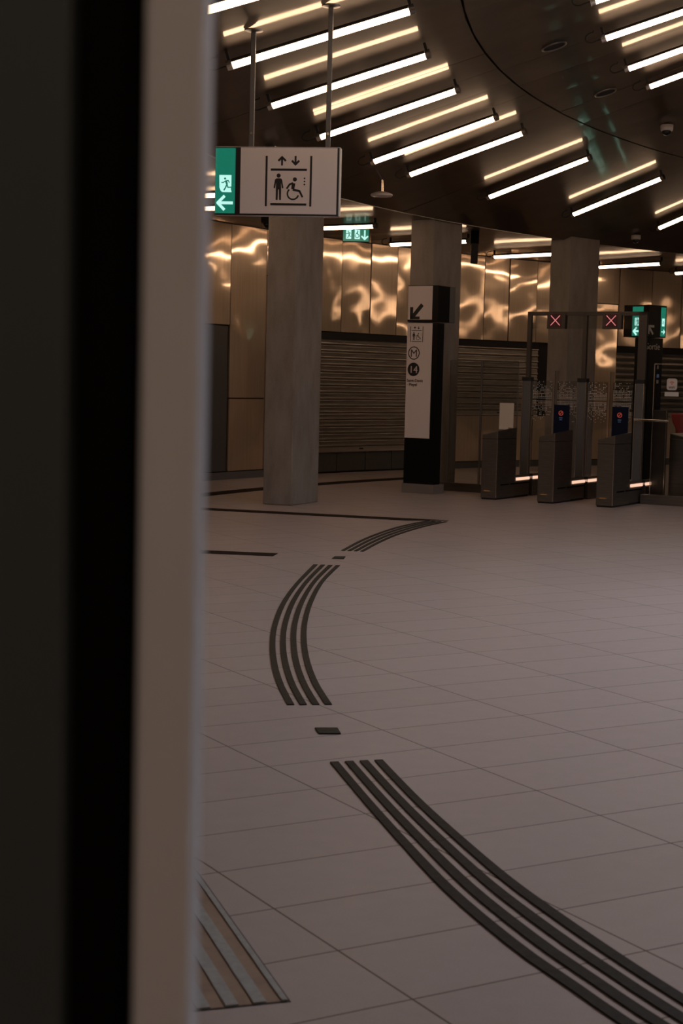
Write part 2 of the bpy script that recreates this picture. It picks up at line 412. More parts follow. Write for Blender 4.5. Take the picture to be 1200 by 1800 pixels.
# ------------------------------------------------------------------ tactile guide paths
def smooth_line(px, n=26):
    w = [on_floor(*p) for p in px]
    d = [0.0]
    for a, b in zip(w, w[1:]): d.append(d[-1] + (b - a).length)
    out = []
    for k in range(n + 1):
        t = d[-1] * k / n; i = max(j for j in range(len(d) - 1) if d[j] <= t + 1e-9)
        u = (t - d[i]) / (d[i + 1] - d[i])
        p0, p1, p2, p3 = w[max(i - 1, 0)], w[i], w[i + 1], w[min(i + 2, len(w) - 1)]
        out.append(0.5 * ((2 * p1) + (p2 - p0) * u + (2 * p0 - 5 * p1 + 4 * p2 - p3) * u * u + (3 * p1 - p0 - 3 * p2 + p3) * u ** 3))
    return out
def guide(label, left, right):
    L, R_ = smooth_line(left), smooth_line(right)
    root = thing('tactile_guide_path', label, 'guide path', None, 'tactile guide paths on the floor')
    root.location = (L[0] + R_[0]) / 2; bpy.context.view_layer.update()
    o = root.location
    for i in range(4):
        f0 = i * (.155 + .1267); f1 = f0 + .155
        floor_strip('guide_bar', [l.lerp(r, f0) - o for l, r in zip(L, R_)], [l.lerp(r, f1) - o for l, r in zip(L, R_)], .006, 'rubber', root)
    return root
guide('nearest guide path, four black bars curving out of the bottom right corner of the picture',
      [(580, 1341), (640, 1413), (705, 1487), (785, 1572), (900, 1670), (1000, 1740), (1085, 1800), (1250, 1905)],
      [(672, 1337), (735, 1402), (805, 1466), (900, 1546), (1000, 1618), (1100, 1686), (1200, 1750), (1350, 1842)])
k = 2.6667
guide('middle guide path, four black bars bowed like a bracket',
      [(330 + x / k, 960 + y / k) for x, y in ((588, 88), (500, 180), (436, 270), (396, 370), (383, 460), (392, 560), (420, 655), (466, 746))],
      [(330 + x / k, 960 + y / k) for x, y in ((713, 92), (640, 165), (590, 255), (562, 350), (557, 440), (572, 540), (612, 645), (675, 745))])
guide('farthest guide path, four black bars running up to the long dark floor band',
      [(330 + x / k, 750 + y / k) for x, y in ((718, 582), (800, 538), (880, 504), (970, 474), (1050, 455), (1120, 442))],
      [(330 + x / k, 750 + y / k) for x, y in ((824, 586), (900, 545), (980, 510), (1060, 484), (1130, 465), (1215, 447))])
def block(label, q):
    p = [on_floor(*x) for x in q]; c = sum(p, Vector()) / 4
    o = MB().hexa([(x - c) for x in p] + [(x - c) + Vector((0, 0, .007)) for x in p]).build('guide_block', 'rubber', bevel=.0015)
    o.location = c
    tag(o, label, 'guide block', 'guide blocks between the paths')
block('nearer small black block on the floor between the nearest and the middle guide path', [(560, 1291), (599, 1291), (593, 1281), (553, 1281)])
block('farther small black block on the floor between the middle and the farthest guide path', [(583, 982.5), (604, 983), (607, 979), (588, 979)])
# warning pad, lower left
pad = thing('tactile_warning_pad', 'striped grey and brown tactile pad in the floor beside the doorway', 'floor pad')
c0, c1 = on_floor(506, 1760), on_floor(338, 1777)           # near edge, right then left
c2 = on_floor(334, 1518)                                    # far end of the right side
du = (c1 - c0).normalized(); dv = (c2 - c0)
pad.location = c0; bpy.context.view_layer.update()
def pq(u, v): return du * u + dv * v
pitch = .0755
def strip(name, u0, u1, z, material):
    q = [pq(u0, 0), pq(u1, 0), pq(u1, 1.25), pq(u0, 1.25)]
    return MB().hexa([tuple(x) for x in q] + [(x.x, x.y, z) for x in q]).build(name, material, pad, bevel=.001)
q = [pq(-.006, 0) - dv * .006, pq(.018 + 6 * pitch + .006, 0) - dv * .006, pq(.018 + 6 * pitch + .006, 1.256), pq(-.006, 1.256)]
MB().hexa([tuple(x) for x in q] + [(x.x, x.y, .0012) for x in q]).build('edge_joint', 'black_matt', pad)
strip('raised_bar', 0, .018, .006, 'tactile_grey')
for i in range(6):
    u = .018 + i * pitch
    strip('recessed_strip', u, u + .040, .0022, 'tactile_brown'); strip('raised_bar', u + .040, u + pitch, .006, 'tactile_grey')

# ------------------------------------------------------------------ tube lamps
TL, TR, DROP = 1.63, .039, .12
def make_lamp():
    root = thing('tube_lamp', 'tube', 'lamp')
    MB().tube((.05, 0, 0), (TL - .05, 0, 0), TR, 20).build('light_tube', 'lamp_glow', root, smooth=True)
    hs = MB(); ar = [(cos(rad(t)), sin(rad(t))) for t in range(14, 167, 8)]
    hs.prism([((TR + .006) * c, (TR + .006) * q) for c, q in ar] + [((TR + .001) * c, (TR + .001) * q) for c, q in reversed(ar)], lambda u, v, d: (d, u, v), .05, TL - .05)
    hs.build('top_housing', 'post_steel', root)
    for x0, x1 in ((0, .05), (TL - .05, TL)):
        MB().tube((x0, 0, 0), (x1, 0, 0), TR + .005, 20).build('end_cap', 'steel_edge' if x0 == 0 else 'cabinet_steel', root, bevel=.004)
    for x in (.03, TL - .03):
        MB().box(x - .012, x + .012, -.014, .014, TR, DROP - .008).build('mount', 'black_matt', root)
    pts = [(-.0, 0, 0)] + [(-.085 + .07 * cos(t), .0, .045 + .05 * sin(t)) for t in [rad(-70 - 22 * i) for i in range(11)]] + [(-.05, 0, DROP - .012)]
    MB().path(pts, .006, 6).build('cable', 'black_matt', root)
    return root
lamp0 = make_lamp(); used = []
def lamp(r, a, slope, label, group, zceil=None):
    o = lamp0 if not used else copy_tree(lamp0)
    used.append(1)
    z = (zceil or zc(r)) - DROP * math.sqrt(1 + slope * slope)
    o.matrix_world = frame(r, a, z) @ Matrix.Rotation(-math.atan(slope), 4, 'Y')
    tag(o, label, 'lamp', group)
ORD = ['first', 'second', 'third', 'fourth', 'fifth', 'sixth', 'seventh', 'eighth', 'ninth']
G1, G2, G0 = 'tube lamps on the outer part of the sloped ceiling', 'tube lamps higher up the sloped ceiling', 'tube lamps on the low ceiling by the wall'
RING1 = [181.4, 175.62, 169.9, 164.2, 158.58, 155.02, 147.65, 140.32, 133.2]
L1 = ['glowing tube lamp cut off by the top edge, above both sign rods', 'long glowing tube lamp behind the tops of both rods of the lift sign',
      'glowing tube lamp crossing behind both sign rods halfway down', 'glowing tube lamp ending just behind the foot of the right sign rod',
      'glowing tube lamp above the white disc on a stem, with a duller reflection', 'glowing tube lamp close below the one above the white disc',
      'glowing tube lamp by itself above the middle column', 'glowing tube lamp between the middle and the right column, near the low dome camera',
      'glowing tube lamp cut by the right edge below the upper dome camera']
for a, l in zip(RING1, L1): lamp(19.6, a, SL, l, G1)
RING2 = [169.9, 164.35, 158.8, 154.95]
L2 = ['topmost of four tube lamps in the top right corner, only its end showing', 'second from top of four tube lamps in the top right corner',
      'third from top of four tube lamps in the top right corner', 'lowest of four tube lamps in the top right corner']
for a, l in zip(RING2, L2): lamp(16.58, a, SL, l, G2)
RING0 = [158.5, 154.96, 147.65, 140.65, 133.6, 126.5, 121.4]
L0 = ['upper of two tube lamps showing left of the green exit sign strip', 'lower of two tube lamps showing left of the green exit sign strip',
      'tube lamp on the low ceiling just above the small green exit sign', 'tube lamp on the low ceiling crossing behind the middle column', 'tube lamp on the low ceiling between the middle and the right column',
      'tube lamp on the low ceiling just right of the right column', 'tube lamp on the low ceiling at the right edge of the picture']
for a, l in zip(RING0, L0): lamp(23.03, a, 0, l, G0)
HID = 'unseen tube lamp added to the rings round the hall outside the picture'
for a in (187.2, 193): lamp(19.6, a, SL, HID, 'tube lamps outside the picture')
for a in (175.6, 181.4, 187.2, 147.6, 140.3): lamp(16.58, a, SL, HID, 'tube lamps outside the picture')
for a in (164.2, 169.9, 175.6, 181.4, 213, 216, 218.7, 221.4, 224.4): lamp(23.03, a, 0, HID, 'tube lamps outside the picture')  # those behind the camera are added to brighten the door jamb

for i in range(42):      # unseen lamps across the hall, set dense to brighten what the steel wall mirrors
    lamp(20.6, 256 + 4.3 * i, 0, 'tube lamp across the hall, showing only as a blurred reflection in the steel wall', 'tube lamps across the hall', ZE + .1)

# small things on the ceiling
def ceil_M(r, a, drop=0.0):
    tilt = math.atan(SL) if r < RE else 0
    return frame(r, a, zc(r) - drop) @ Matrix.Rotation(-tilt, 4, 'Y')
def dome(label, r, a, s=1.0, material='camera_white', arm=0.0):
    o = thing('dome_camera', label, 'camera', frame(r, a, zc(r)), 'dome cameras on the ceiling')
    b = -arm
    MB().lathe([(.05 * s, -.004), (.05 * s, -.012)], 16).build('mount', 'grey_paint', o)
    if arm: MB().tube((0, 0, .02), (0, 0, b + .0), .02 * s).build('stem', 'grey_paint', o)
    MB().lathe([(.085 * s, b - .012), (.085 * s, b - .07 * s), (.078 * s, b - .09 * s)], 24).build('housing', material, o, smooth=True)
    MB().lathe([(.06 * s, b - .085 * s), (.058 * s, b - .11 * s), (.045 * s, b - .135 * s), (.02 * s, b - .15 * s), (.003, b - .153 * s)], 20).build('lens', 'lens_black', o, smooth=True)
dome('upper white dome camera with black lens on the sloped ceiling at the right', 17.1, 146.7, 1.0)
dome('lower white dome camera with black lens above the right column', 20.18, 132.6, .95)
dome('dark dome camera on the low ceiling left of the first column', 22.9, 149.3, 1.15, 'black_matt')
o = thing('wireless_antenna', 'white shallow disc hanging on a short chrome stem from the sloped ceiling', 'antenna', frame(20.05, 154.35, zc(20.05)))
MB().tube((0, 0, -.006), (0, 0, -.16), .022, 12).build('mount_stem', 'steel_edge', o)
MB().lathe([(.03, -.15), (.09, -.165), (.14, -.185), (.145, -.20), (.13, -.215), (.02, -.22)], 28).build('disc', 'camera_white', o, smooth=True)
o = thing('wireless_antenna', 'pale disc on the ceiling showing just above the lift sign', 'antenna', frame(20.15, 163.55, zc(20.15)))
MB().tube((0, 0, -.006), (0, 0, -.10), .022, 12).build('mount_stem', 'steel_edge', o)
MB().lathe([(.03, -.03), (.085, -.05), (.10, -.12), (.10, -.17), (.08, -.18), (.02, -.185)], 28).build('disc', 'camera_white', o, smooth=True)
for lab, a in (('flush round grille in the sloped ceiling near the top right lamps', 163.9), ('flush round grille in the sloped ceiling left of the upper dome camera', 154.85)):
    o = thing('ceiling_speaker', lab, 'speaker', ceil_M(17.08, a), 'flush ceiling grilles')
    MB().lathe([(.135, .01), (.135, -.010), (.120, -.012), (.115, -.004), (.115, .01)], 32).build('ring', 'cabinet_steel', o, smooth=True)
    MB().lathe([(.114, .01), (.114, -.003), (.02, -.005)], 32).build('grille', 'black_matt', o)

# ------------------------------------------------------------------ columns
def column(r, a, label, w=.41, l=.80):
    M = frame(r, a, 0)
    o = thing('concrete_column', label, 'column', M, 'concrete columns under the ceiling rim')
    zt = lambda x: min(ZE, ZE) + (max(0, (x + (RE - r))) * SL if False else 0)
    b = MB(); c = .012
    def ring(z_fn, g=0): return [(sx * (w / 2 - g), sy * (l / 2 - g), z_fn(sx * w / 2)) for sx, sy in ((-1, -1), (1, -1), (1, 1), (-1, 1))]
    top = lambda x: zc(r - x) + .035
    b.hexa(ring(lambda x: 0.0) + ring(top)).build('shaft', 'concrete', o, bevel=.012)
    return o
column(20.98, 155.95, 'left and nearest of three square concrete columns, below the lift sign')
column(20.95, 145.0, 'middle of three concrete columns, behind the white metro totem')
column(20.75, 135.1, 'right of three concrete columns, behind the ticket gates')

# ------------------------------------------------------------------ shutters
def shutter(a0, a1, z0, z1, label, hatch=True):
    c = frame(RW + .03, (a0 + a1) / 2, 0)
    o = thing('roller_shutter', label, 'shutter', c, 'roller shutters in the back wall')
    inv = c.inverted()
    n = max(2, round((a1 - a0) / 1.2)); angs = steps(a0, a1, (a1 - a0) / n)
    pit = .117; rows = []
    z = z0 + .09
    while z < z1 - .001:
        for t, dr_ in ((0, -.002), (.05, -.022), (.12, -.031), (.20, -.034), (.28, -.031), (.34, -.022), (.40, -.014), (.70, -.014), (.74, -.019), (.79, -.019), (.83, -.012)):
            rows.append((min(z + pit * t, z1), dr_))
        z += pit
    rows.append((z1, 0))
    mb = MB(); vs = []
    for zz, d in rows:
        for a in angs: vs.append(tuple(inv @ P(RW + .06 + d, a, zz)))
    m_ = len(angs)
    fs = [(i * m_ + j, i * m_ + j + 1, (i + 1) * m_ + j + 1, (i + 1) * m_ + j) for i in range(len(rows) - 1) for j in range(m_ - 1)]
    mb.add(vs, fs).build('curtain', 'shutter_steel', o)
    def bar(name, r0, r1, za, zb, material, b0=a0, b1=a1):
        q = MB()
        aa = steps(b0, b1, (b1 - b0) / n)
        for i in range(n):
            p = [P(r0, aa[i]), P(r0, aa[i + 1]), P(r1, aa[i + 1]), P(r1, aa[i])]
            q.hexa([tuple(inv @ Vector((*x.xy, za))) for x in p] + [tuple(inv @ Vector((*x.xy, zb))) for x in p])
        return q.build(name, material, o)
    bar('bottom_bar', RW + .02, RW + .06, z0 + .015, z0 + .09, 'shutter_bar')
    bar('bottom_lip', RW + .0, RW + .06, z0, z0 + .015, 'steel_edge')
    bar('head_box', RW + .02, RW + .06, z1, z1 + .12, 'black_matt')
    mid = inv @ P(RW + .018, (a0 + a1) / 2 - .2, z0 + .052)
    MB().box(mid.x - .002, mid.x + .006, mid.y - .05, mid.y + .05, mid.z - .012, mid.z + .012).build('lock_plate', 'black_matt', o)
    return o
shutter(134.95, 143.35, .36, 2.30, 'tall roller shutter between the left and the middle column, down to a low sill')
shutter(127.6, 132.95, 1.0, 2.30, 'roller shutter over a counter between the middle and the right column')
shutter(112.9, 122.55, 1.0, 2.30, 'roller shutter over a counter behind the exit totem at the right edge')

# ------------------------------------------------------------------ sign graphics
def g_lift(k, u, v, s):
    """lift pictogram, drawn in a box 387 x 413 units with its origin at the top left"""
    X = lambda a: u + (a - 471) * s; Y = lambda b: v + (b - 165) * s
    k.rect(X(471), Y(168), X(488), Y(578)); k.rect(X(842), Y(166), X(859), Y(577))
    k.rect(X(515), Y(270), X(816), Y(288)); k.rect(X(517), Y(552), X(817), Y(570))
    k.line([(X(608), Y(180)), (X(608), Y(245))], 16 * s); k.line([(X(577), Y(208)), (X(608), Y(177)), (X(640), Y(208))], 17 * s)
    k.line([(X(720), Y(167)), (X(720), Y(232))], 16 * s); k.line([(X(690), Y(204)), (X(720), Y(236)), (X(751), Y(204))], 17 * s)
    k.disc(X(582), Y(327), 17 * s)
    k.poly([(X(a), Y(b)) for a, b in ((553, 358), (565, 350), (600, 350), (611, 358), (624, 428), (612, 432), (603, 385), (605, 440), (605, 526), (590, 526), (586, 440), (579, 440), (577, 526), (561, 526), (561, 440), (562, 385), (553, 432), (541, 428))])
    k.disc(X(718), Y(357), 17 * s)
    k.line([(X(708), Y(388)), (X(702), Y(436))], 30 * s, 26 * s)
    k.line([(X(704), Y(386)), (X(675), Y(398)), (X(651), Y(434))], 15 * s)
    k.line([(X(702), Y(440)), (X(758), Y(452)), (X(785), Y(502))], 19 * s, 15 * s)
    k.arc(X(704), Y(474), 46 * s, 13 * s, 15, 228)
    for b in (348, 373, 398): k.disc(X(798), Y(b), 7 * s, 12)
def g_run(k, u, v, s, flip=1):
    """running figure, about 100 x 135 units, centred"""
    X = lambda a: u + flip * a * s; Y = lambda b: v + b * s
    k.disc(X(-6), Y(-42), 9 * s, 16)
    k.line([(X(2), Y(-24)), (X(12), Y(8))], 20 * s, 16 * s)
    k.line([(X(0), Y(-24)), (X(-20), Y(-8)), (X(-38), Y(-8))], 8 * s)
    k.line([(X(4), Y(-26)), (X(24), Y(-24)), (X(32), Y(-6))], 8 * s)
    k.line([(X(10), Y(8)), (X(0), Y(34)), (X(-16), Y(60))], 11 * s)
    k.line([(X(12), Y(8)), (X(20), Y(34)), (X(50), Y(32))], 10 * s)
def g_arrow(k, u, v, s, ang, L=128, head=58, w=24):
    c_, s_ = cos(rad(ang)), sin(rad(ang))
    T = lambda a, b: (u + (a * c_ - b * s_) * s, v + (a * s_ + b * c_) * s)
    k.line([T(L / 2, 0), T(-L / 2 + 10, 0)], w * s)
    k.line([T(-L / 2 + head, -head), T(-L / 2, 0), T(-L / 2 + head, head)], w * s)

# ------------------------------------------------------------------ hanging lift sign
YS = 12.88
pl, pr = at_depth(380, 318, YS), at_depth(597, 318, YS)
W, H = 1.012, .545
zt = at_depth(490, 259.5, YS).z
M = Matrix.Translation(((pl.x + pr.x) / 2, YS, zt)) @ Matrix.Rotation(rad(-6.5), 4, 'Z')
sg = thing('hanging_lift_sign', 'hanging box sign with lift pictogram and a green exit strip on two ceiling rods', 'sign', M)
ku = W / 217 / 4.8; kv = H / 117 / 4.8
U = lambda a: -W / 2 + (a - 48) * ku
V = lambda b: (b - 92) * kv
fn = lambda u, v, d: (u, d, -v)
MB().box(-W / 2, W / 2, -.045, .055, -H, 0).build('case', 'sign_case', sg, bevel=.003)
MB().box(-W / 2 + .001, W / 2 - .008, -.05, -.044, -H + .001, -.006).build('front_frame', 'sign_ink', sg)
MB().box(U(262), U(1066), -.054, -.046, -V(640), -V(101)).build('white_face', 'sign_white', sg)
MB().box(U(51), U(218), -.054, -.046, -V(640), -V(106)).build('green_exit_face', 'sign_green', sg)
kk = Ink(fn, -.0555, -.0535); g_lift(kk, U(471), V(165), ku); kk.build('lift_pictogram', 'sign_ink', sg)
kk = Ink(fn, -.0555, -.0535)
kk.poly([(U(a), V(b)) for a, b in ((85, 327), (187, 327), (187, 426), (183, 440), (191, 467), (122, 467), (110, 466), (98, 455), (88, 430))])
g_arrow(kk, U(139), V(555), ku, 0); kk.build('exit_arrow_and_doorway', 'sign_mint', sg)
kk = Ink(fn, -.057, -.055); g_run(kk, U(140), V(396), ku * .95); kk.build('running_figure', 'sign_green', sg)
for px, pyt in ((443, 45), (579.5, 3)):
    t = at_depth(px - 2, 250, YS); x = (M.inverted() @ t).x
    w = M @ Vector((x, 0, 0)); r_ = math.hypot(w.x - CX, w.y - CY); h = zc(r_) - zt
    rd = MB().box(x - .019, x + .019, -.015, .015, -.02, h - .03).build('hanger_rod', 'grey_paint', sg, bevel=.004)
    MB().lathe([(.075, h - .03), (.075, h - .04), (.02, h - .05)], 20, (x, 0, .0)).build('rod_flange', 'cabinet_steel', rd)
    MB().tube((x, -.014, .11), (x, -.019, .11), .012, 10).build('bolt', 'steel_edge', rd)

# small exit sign at the back
pc = at_depth(625.5, 412.5, 24.7)
hh, ww = .205, .40
M = Matrix.Translation(pc) @ Matrix.Rotation(rad(1), 4, 'Z')
o = thing('exit_sign', 'small green exit sign with running figure, wheelchair and down arrow above the tall shutter', 'sign', M)
MB().box(-ww / 2 - .008, ww / 2 + .008, -.02, .03, -hh / 2 - .012, hh / 2 + .006).build('case', 'black_matt', o)
MB().box(-ww / 2, ww / 2, -.026, -.019, -hh / 2, hh / 2).build('green_face', 'sign_green', o)
fn2 = lambda u, v, d: (u, d, -v)
kk = Ink(fn2, -.0275, -.0255); kk.rect(-.155, -.075, -.073, .07); kk.rect(-.022, -.075, .060, .07); g_arrow(kk, .135, 0, .0012, 270, 118, 42, 20)
kk.build('white_symbols', 'sign_mint', o)
kk = Ink(fn2, -.029, -.027); g_run(kk, -.116, -.003, .00098)
kk.disc(.024, -.052, .010, 12); kk.line([(.022, -.038), (.020, -.008)], .018); kk.line([(.020, -.006), (.040, .0), (.052, .03)], .011); kk.arc(.016, .02, .028, .009, -20, 230); kk.line([(.02, -.036), (.0, -.01)], .009)
kk.build('green_figures', 'sign_green', o)
for sx in (-.14, .14):
    MB().tube((sx, .005, hh / 2), (sx, .005, ZE - pc.z + .02), .006, 8).build('hanger', 'black_matt', o)

# edge-on sign by the middle column
pc = at_depth(833.5, 443, 25.2)
o = thing('hanging_sign', 'dark hanging sign seen edge-on just right of the middle column', 'sign', Matrix.Translation(pc) @ Matrix.Rotation(rad(86), 4, 'Z'))
MB().box(-.20, .20, -.055, .055, -.17, .12).build('case', 'black_matt', o, bevel=.004)
MB().box(-.10, .10, -.065, .065, .12, ZE - pc.z + .01).build('mount', 'near_black', o)

# ------------------------------------------------------------------ metro totem
FC = P(20.27, 147.95)            # front corner at the floor
a_t = 147.95
Mt = frame(20.27, a_t, 0)        # x towards the centre, y along the ring; the corner is the origin, the sign lies at -x
tt = thing('metro_totem', 'white and black metro totem with arrow, M and 14 in front of the middle column', 'totem', Mt)
TW = .50
MB().box(-TW - .015, .015, -.015, .30, 0, .135).build('plinth', 'plinth_stone', tt, bevel=.004)
MB().box(-TW, 0, 0, .20, .135, 2.46).build('body', 'black_gloss', tt, bevel=.004)
MB().box(-TW, 0, -.005, .50, 2.475, 2.995).build('head', 'black_gloss', tt, bevel=.005)
MB().box(-TW + .02, 0 - .02, .40, .508, 2.485, 2.985).build('head_back_trim', 'grey_paint', tt)
MB().box(-.006, .004, .335, .50, 2.478, 2.992).build('head_edge_strip', 'grey_paint', tt)
MB().box(-TW + .008, -.095, -.012, -.003, 2.505, 2.985).build('white_arrow_face', 'sign_white', tt)
MB().box(-TW + .005, -.085, -.007, .002, .80, 2.455).build('white_line_face', 'sign_white', tt)
fnA = lambda u, v, d: (-TW + u, d, 2.995 - v)
kk = Ink(fnA, -.0135, -.0115)
kk.line([(.075, .465), (.245, .275)], .058); kk.rect(.045, .445, .205, .485); kk.rect(.045, .31, .095, .485)
kk.build('arrow', 'sign_ink', tt)
fnB = lambda u, v, d: (-TW + u, d, 2.455 - v)
kk = Ink(fnB, -.0085, -.0065)
g_lift(kk, .055, .045, .00055)
kk.arc(.125, .43, .088, .014, 0, 360, 40)
kk.disc(.125, .665, .098, 40)
kk.build('lift_and_line_symbols', 'sign_ink', tt)
text_mesh('metro_letter', 'M', .155, 'sign_ink', tt, Matrix.Translation((-TW + .125, -.0085, 2.455 - .485)) @ FACE_Y, 'CENTER')
text_mesh('line_number', '14', .145, 'sign_white', tt, Matrix.Translation((-TW + .125, -.0105, 2.455 - .715)) @ FACE_Y, 'CENTER')
text_mesh('destination', 'Saint-Denis\n- Pleyel', .058, 'sign_ink', tt, Matrix.Translation((-TW + .02, -.0085, 2.455 - .845)) @ FACE_Y, bold=.0009)

# ------------------------------------------------------------------ exit totem
Me = frame(20.26, 131.2, 0)
te = thing('exit_totem', 'black exit totem lettered Sortie with two green exit strips behind the gates', 'totem', Me)
MB().box(-.30, 0, .08, .47, .0, 2.46).build('body', 'black_gloss', te, bevel=.004)
MB().box(-.50, .03, 0, .50, 2.47, 3.02).build('head', 'black_gloss', te, bevel=.004)
fnL = lambda u, v, d: (-.50 + u, -d, 3.02 - v)                # face towards the viewer's left
fnR = lambda u, v, d: (.03 + d, u, 3.02 - v)                  # face towards the hall's centre
def strip_sign(fnx, u0, u1, flip, nm):
    uc = (u0 + u1) / 2
    Ink(fnx, 0, .004).rect(u0, .03, u1, .53).build(nm + '_green_strip', 'sign_green', te)
    q = Ink(fnx, .0035, .006); s_ = (u1 - u0) / 190
    q.rect(uc - 52 * s_, .22, uc + 52 * s_, .355); g_arrow(q, uc, .45, s_ * 1.05, 0 if flip > 0 else 180, 128, 52, 26)
    q.build(nm + '_arrow_and_doorway', 'sign_mint', te)
    q = Ink(fnx, .0055, .008); g_run(q, uc, .287, s_ * .9, flip); q.build(nm + '_running_figure', 'sign_green', te)
strip_sign(fnL, .19, .42, 1, 'left')
strip_sign(fnR, .345, .475, -1, 'right')
q = Ink(fnR, 0, .004); q.rect(.0, .345, .165, .385); q.line([(.015, .365), (.14, .50)], .04); q.rect(.0, .345, .04, .50); q.build('arrow', 'icon_white', te)
fnS = Matrix(((0, 0, 1, 0), (1, 0, 0, 0), (0, 1, 0, 0), (0, 0, 0, 1)))   # text on the face towards the centre
text_mesh('exit_word', 'Sortie', .158, 'icon_white', te, Matrix.Translation((.002, .005, 2.26)) @ fnS)
for z, mt, w_ in ((1.93, 'icon_white', .04), (1.78, 'icon_blue', .06), (1.68, 'icon_white', .05)):
    MB().box(-.001, .004, .33, .33 + w_, z, z + .06).build('small_symbol', mt, te)

# ------------------------------------------------------------------ ticket gates
GA, GR = 148.72, 19.37
def gate_M(x, y=0.0): return frame(GR, GA, 0) @ Matrix.Translation((x, y, 0))
PITCH_G, CW, VP = .86, .235, 1.16
def cabinet(k_, label, screen):
    o = thing('ticket_gate_cabinet', label, 'ticket gate', gate_M(PITCH_G * k_), 'steel ticket gate cabinets')
    w = CW
    MB().hexa([(0, 0, .02), (w, 0, .02), (w, .62, .02), (0, .62, .02), (0, 0, .905), (w, 0, .965), (w, .62, 1.005), (0, .62, .935)]).build('body', 'cabinet_steel', o, bevel=.008)
    MB().box(.01, w - .01, .012, 1.09, 0, .03).build('kick_plate', 'black_matt', o)
    MB().box(.0, w, .61, 1.095, .03, .235).build('low_base', 'cabinet_steel', o, bevel=.005)
    MB().box(.0, w, 1.225, 1.75, .0, .235).build('low_base', 'cabinet_steel', o, bevel=.005)
    MB().box(w - .05, w + .012, 1.23, 1.70, .245, .285).build('light_bar', 'bar_glow', o, bevel=.004)
    MB().box(w - .06, w - .008, 1.23, 1.74, .236, .32).build('light_bar_back', 'post_steel', o)
    MB().box(w - .004, w + .003, -.003, .010, .03, .96).build('corner_trim', 'steel_edge', o)
    MB().box(-.003, w + .003, -.003, .60, .845, .852).build('groove', 'black_matt', o)
    MB().box(w - .002, w + .004, .14, .42, .195, .212).build('side_slot', 'near_black', o)
    MB().box(w - .002, w + .004, .46, 1.08, .195, .212).build('side_slot', 'near_black', o)
    MB().box(w - .05, w + .012, .66, 1.09, .245, .285).build('light_bar', 'bar_glow', o, bevel=.004)
    MB().box(w - .06, w - .008, .63, 1.095, .236, .32).build('light_bar_back', 'post_steel', o)
    MB().box(.05, .14, -.003, .002, .115, .128).build('maker_plate', 'badge_amber', o)
    if screen == 'blank':
        MB().box(.01, w - .005, .50, .52, .97, 1.345).build('blank_panel', 'blank_card', o, bevel=.004)
        MB().box(.17, .215, .47, .50, .985, 1.0).build('hinge', 'steel_edge', o)
    else:
        s = MB().box(.01, w - .005, .44, .49, .94, 1.345).build('screen', 'screen_dark', o, bevel=.006)
        f = lambda u, v, d: (.01 + u, .44 - d, 1.345 - v)
        q = Ink(f, 0, .003); q.arc(.11, .115, .030, .012, 0, 360, 30); q.line([(.09, .135), (.13, .095)], .012); q.build('no_entry_icon', 'icon_red', s)
        q = Ink(f, 0, .003); q.rect(.085, .175, .135, .187); q.rect(.09, .202, .13, .212); q.build('caption_lines', 'icon_blue', s)
    return o
cabinet(0, 'leftmost steel ticket gate cabinet, with a blank beige panel on top', 'blank')
cabinet(1, 'second steel ticket gate cabinet from the left, with a black screen', 'dark')
cabinet(2, 'third steel ticket gate cabinet from the left, with black screen, longest lit bar', 'dark')
# the portal over the three cabinets
po = thing('gate_portal', 'tall steel and glass gate portal with two red cross lights over the ticket gates', 'gate', gate_M(0, VP))
xs = [CW / 2 + .02 + PITCH_G * i for i in range(3)]
ZP, ZJ = 2.66, 1.70
for i, x in enumerate(xs):
    wd = .03 if i < 2 else .06
    p_ = MB().box(x - wd, x + wd, -.03, .03, ZJ - .02, ZP).build('upper_post', 'post_steel', po, bevel=.003)
    q_ = MB().box(x - .06, x + .05, -.045, .045, .0, ZJ - .03).build('lower_post', 'grey_paint', po, bevel=.004)
    MB().box(x + .05, x + .062, -.05, -.035, .25, ZJ - .04).build('edge_trim', 'steel_edge', q_)
    MB().box(x - .072, x - .06, -.05, -.035, .25, ZJ - .04).build('edge_trim', 'steel_edge', q_)
    MB().box(x - .075, x + .065, -.055, .055, ZJ - .035, ZJ + .02).build('clamp', 'black_matt', po, bevel=.003)
MB().box(xs[0] - .03, xs[2] + .06, -.03, .03, ZP - .055, ZP).build('top_beam', 'post_steel', po, bevel=.003)
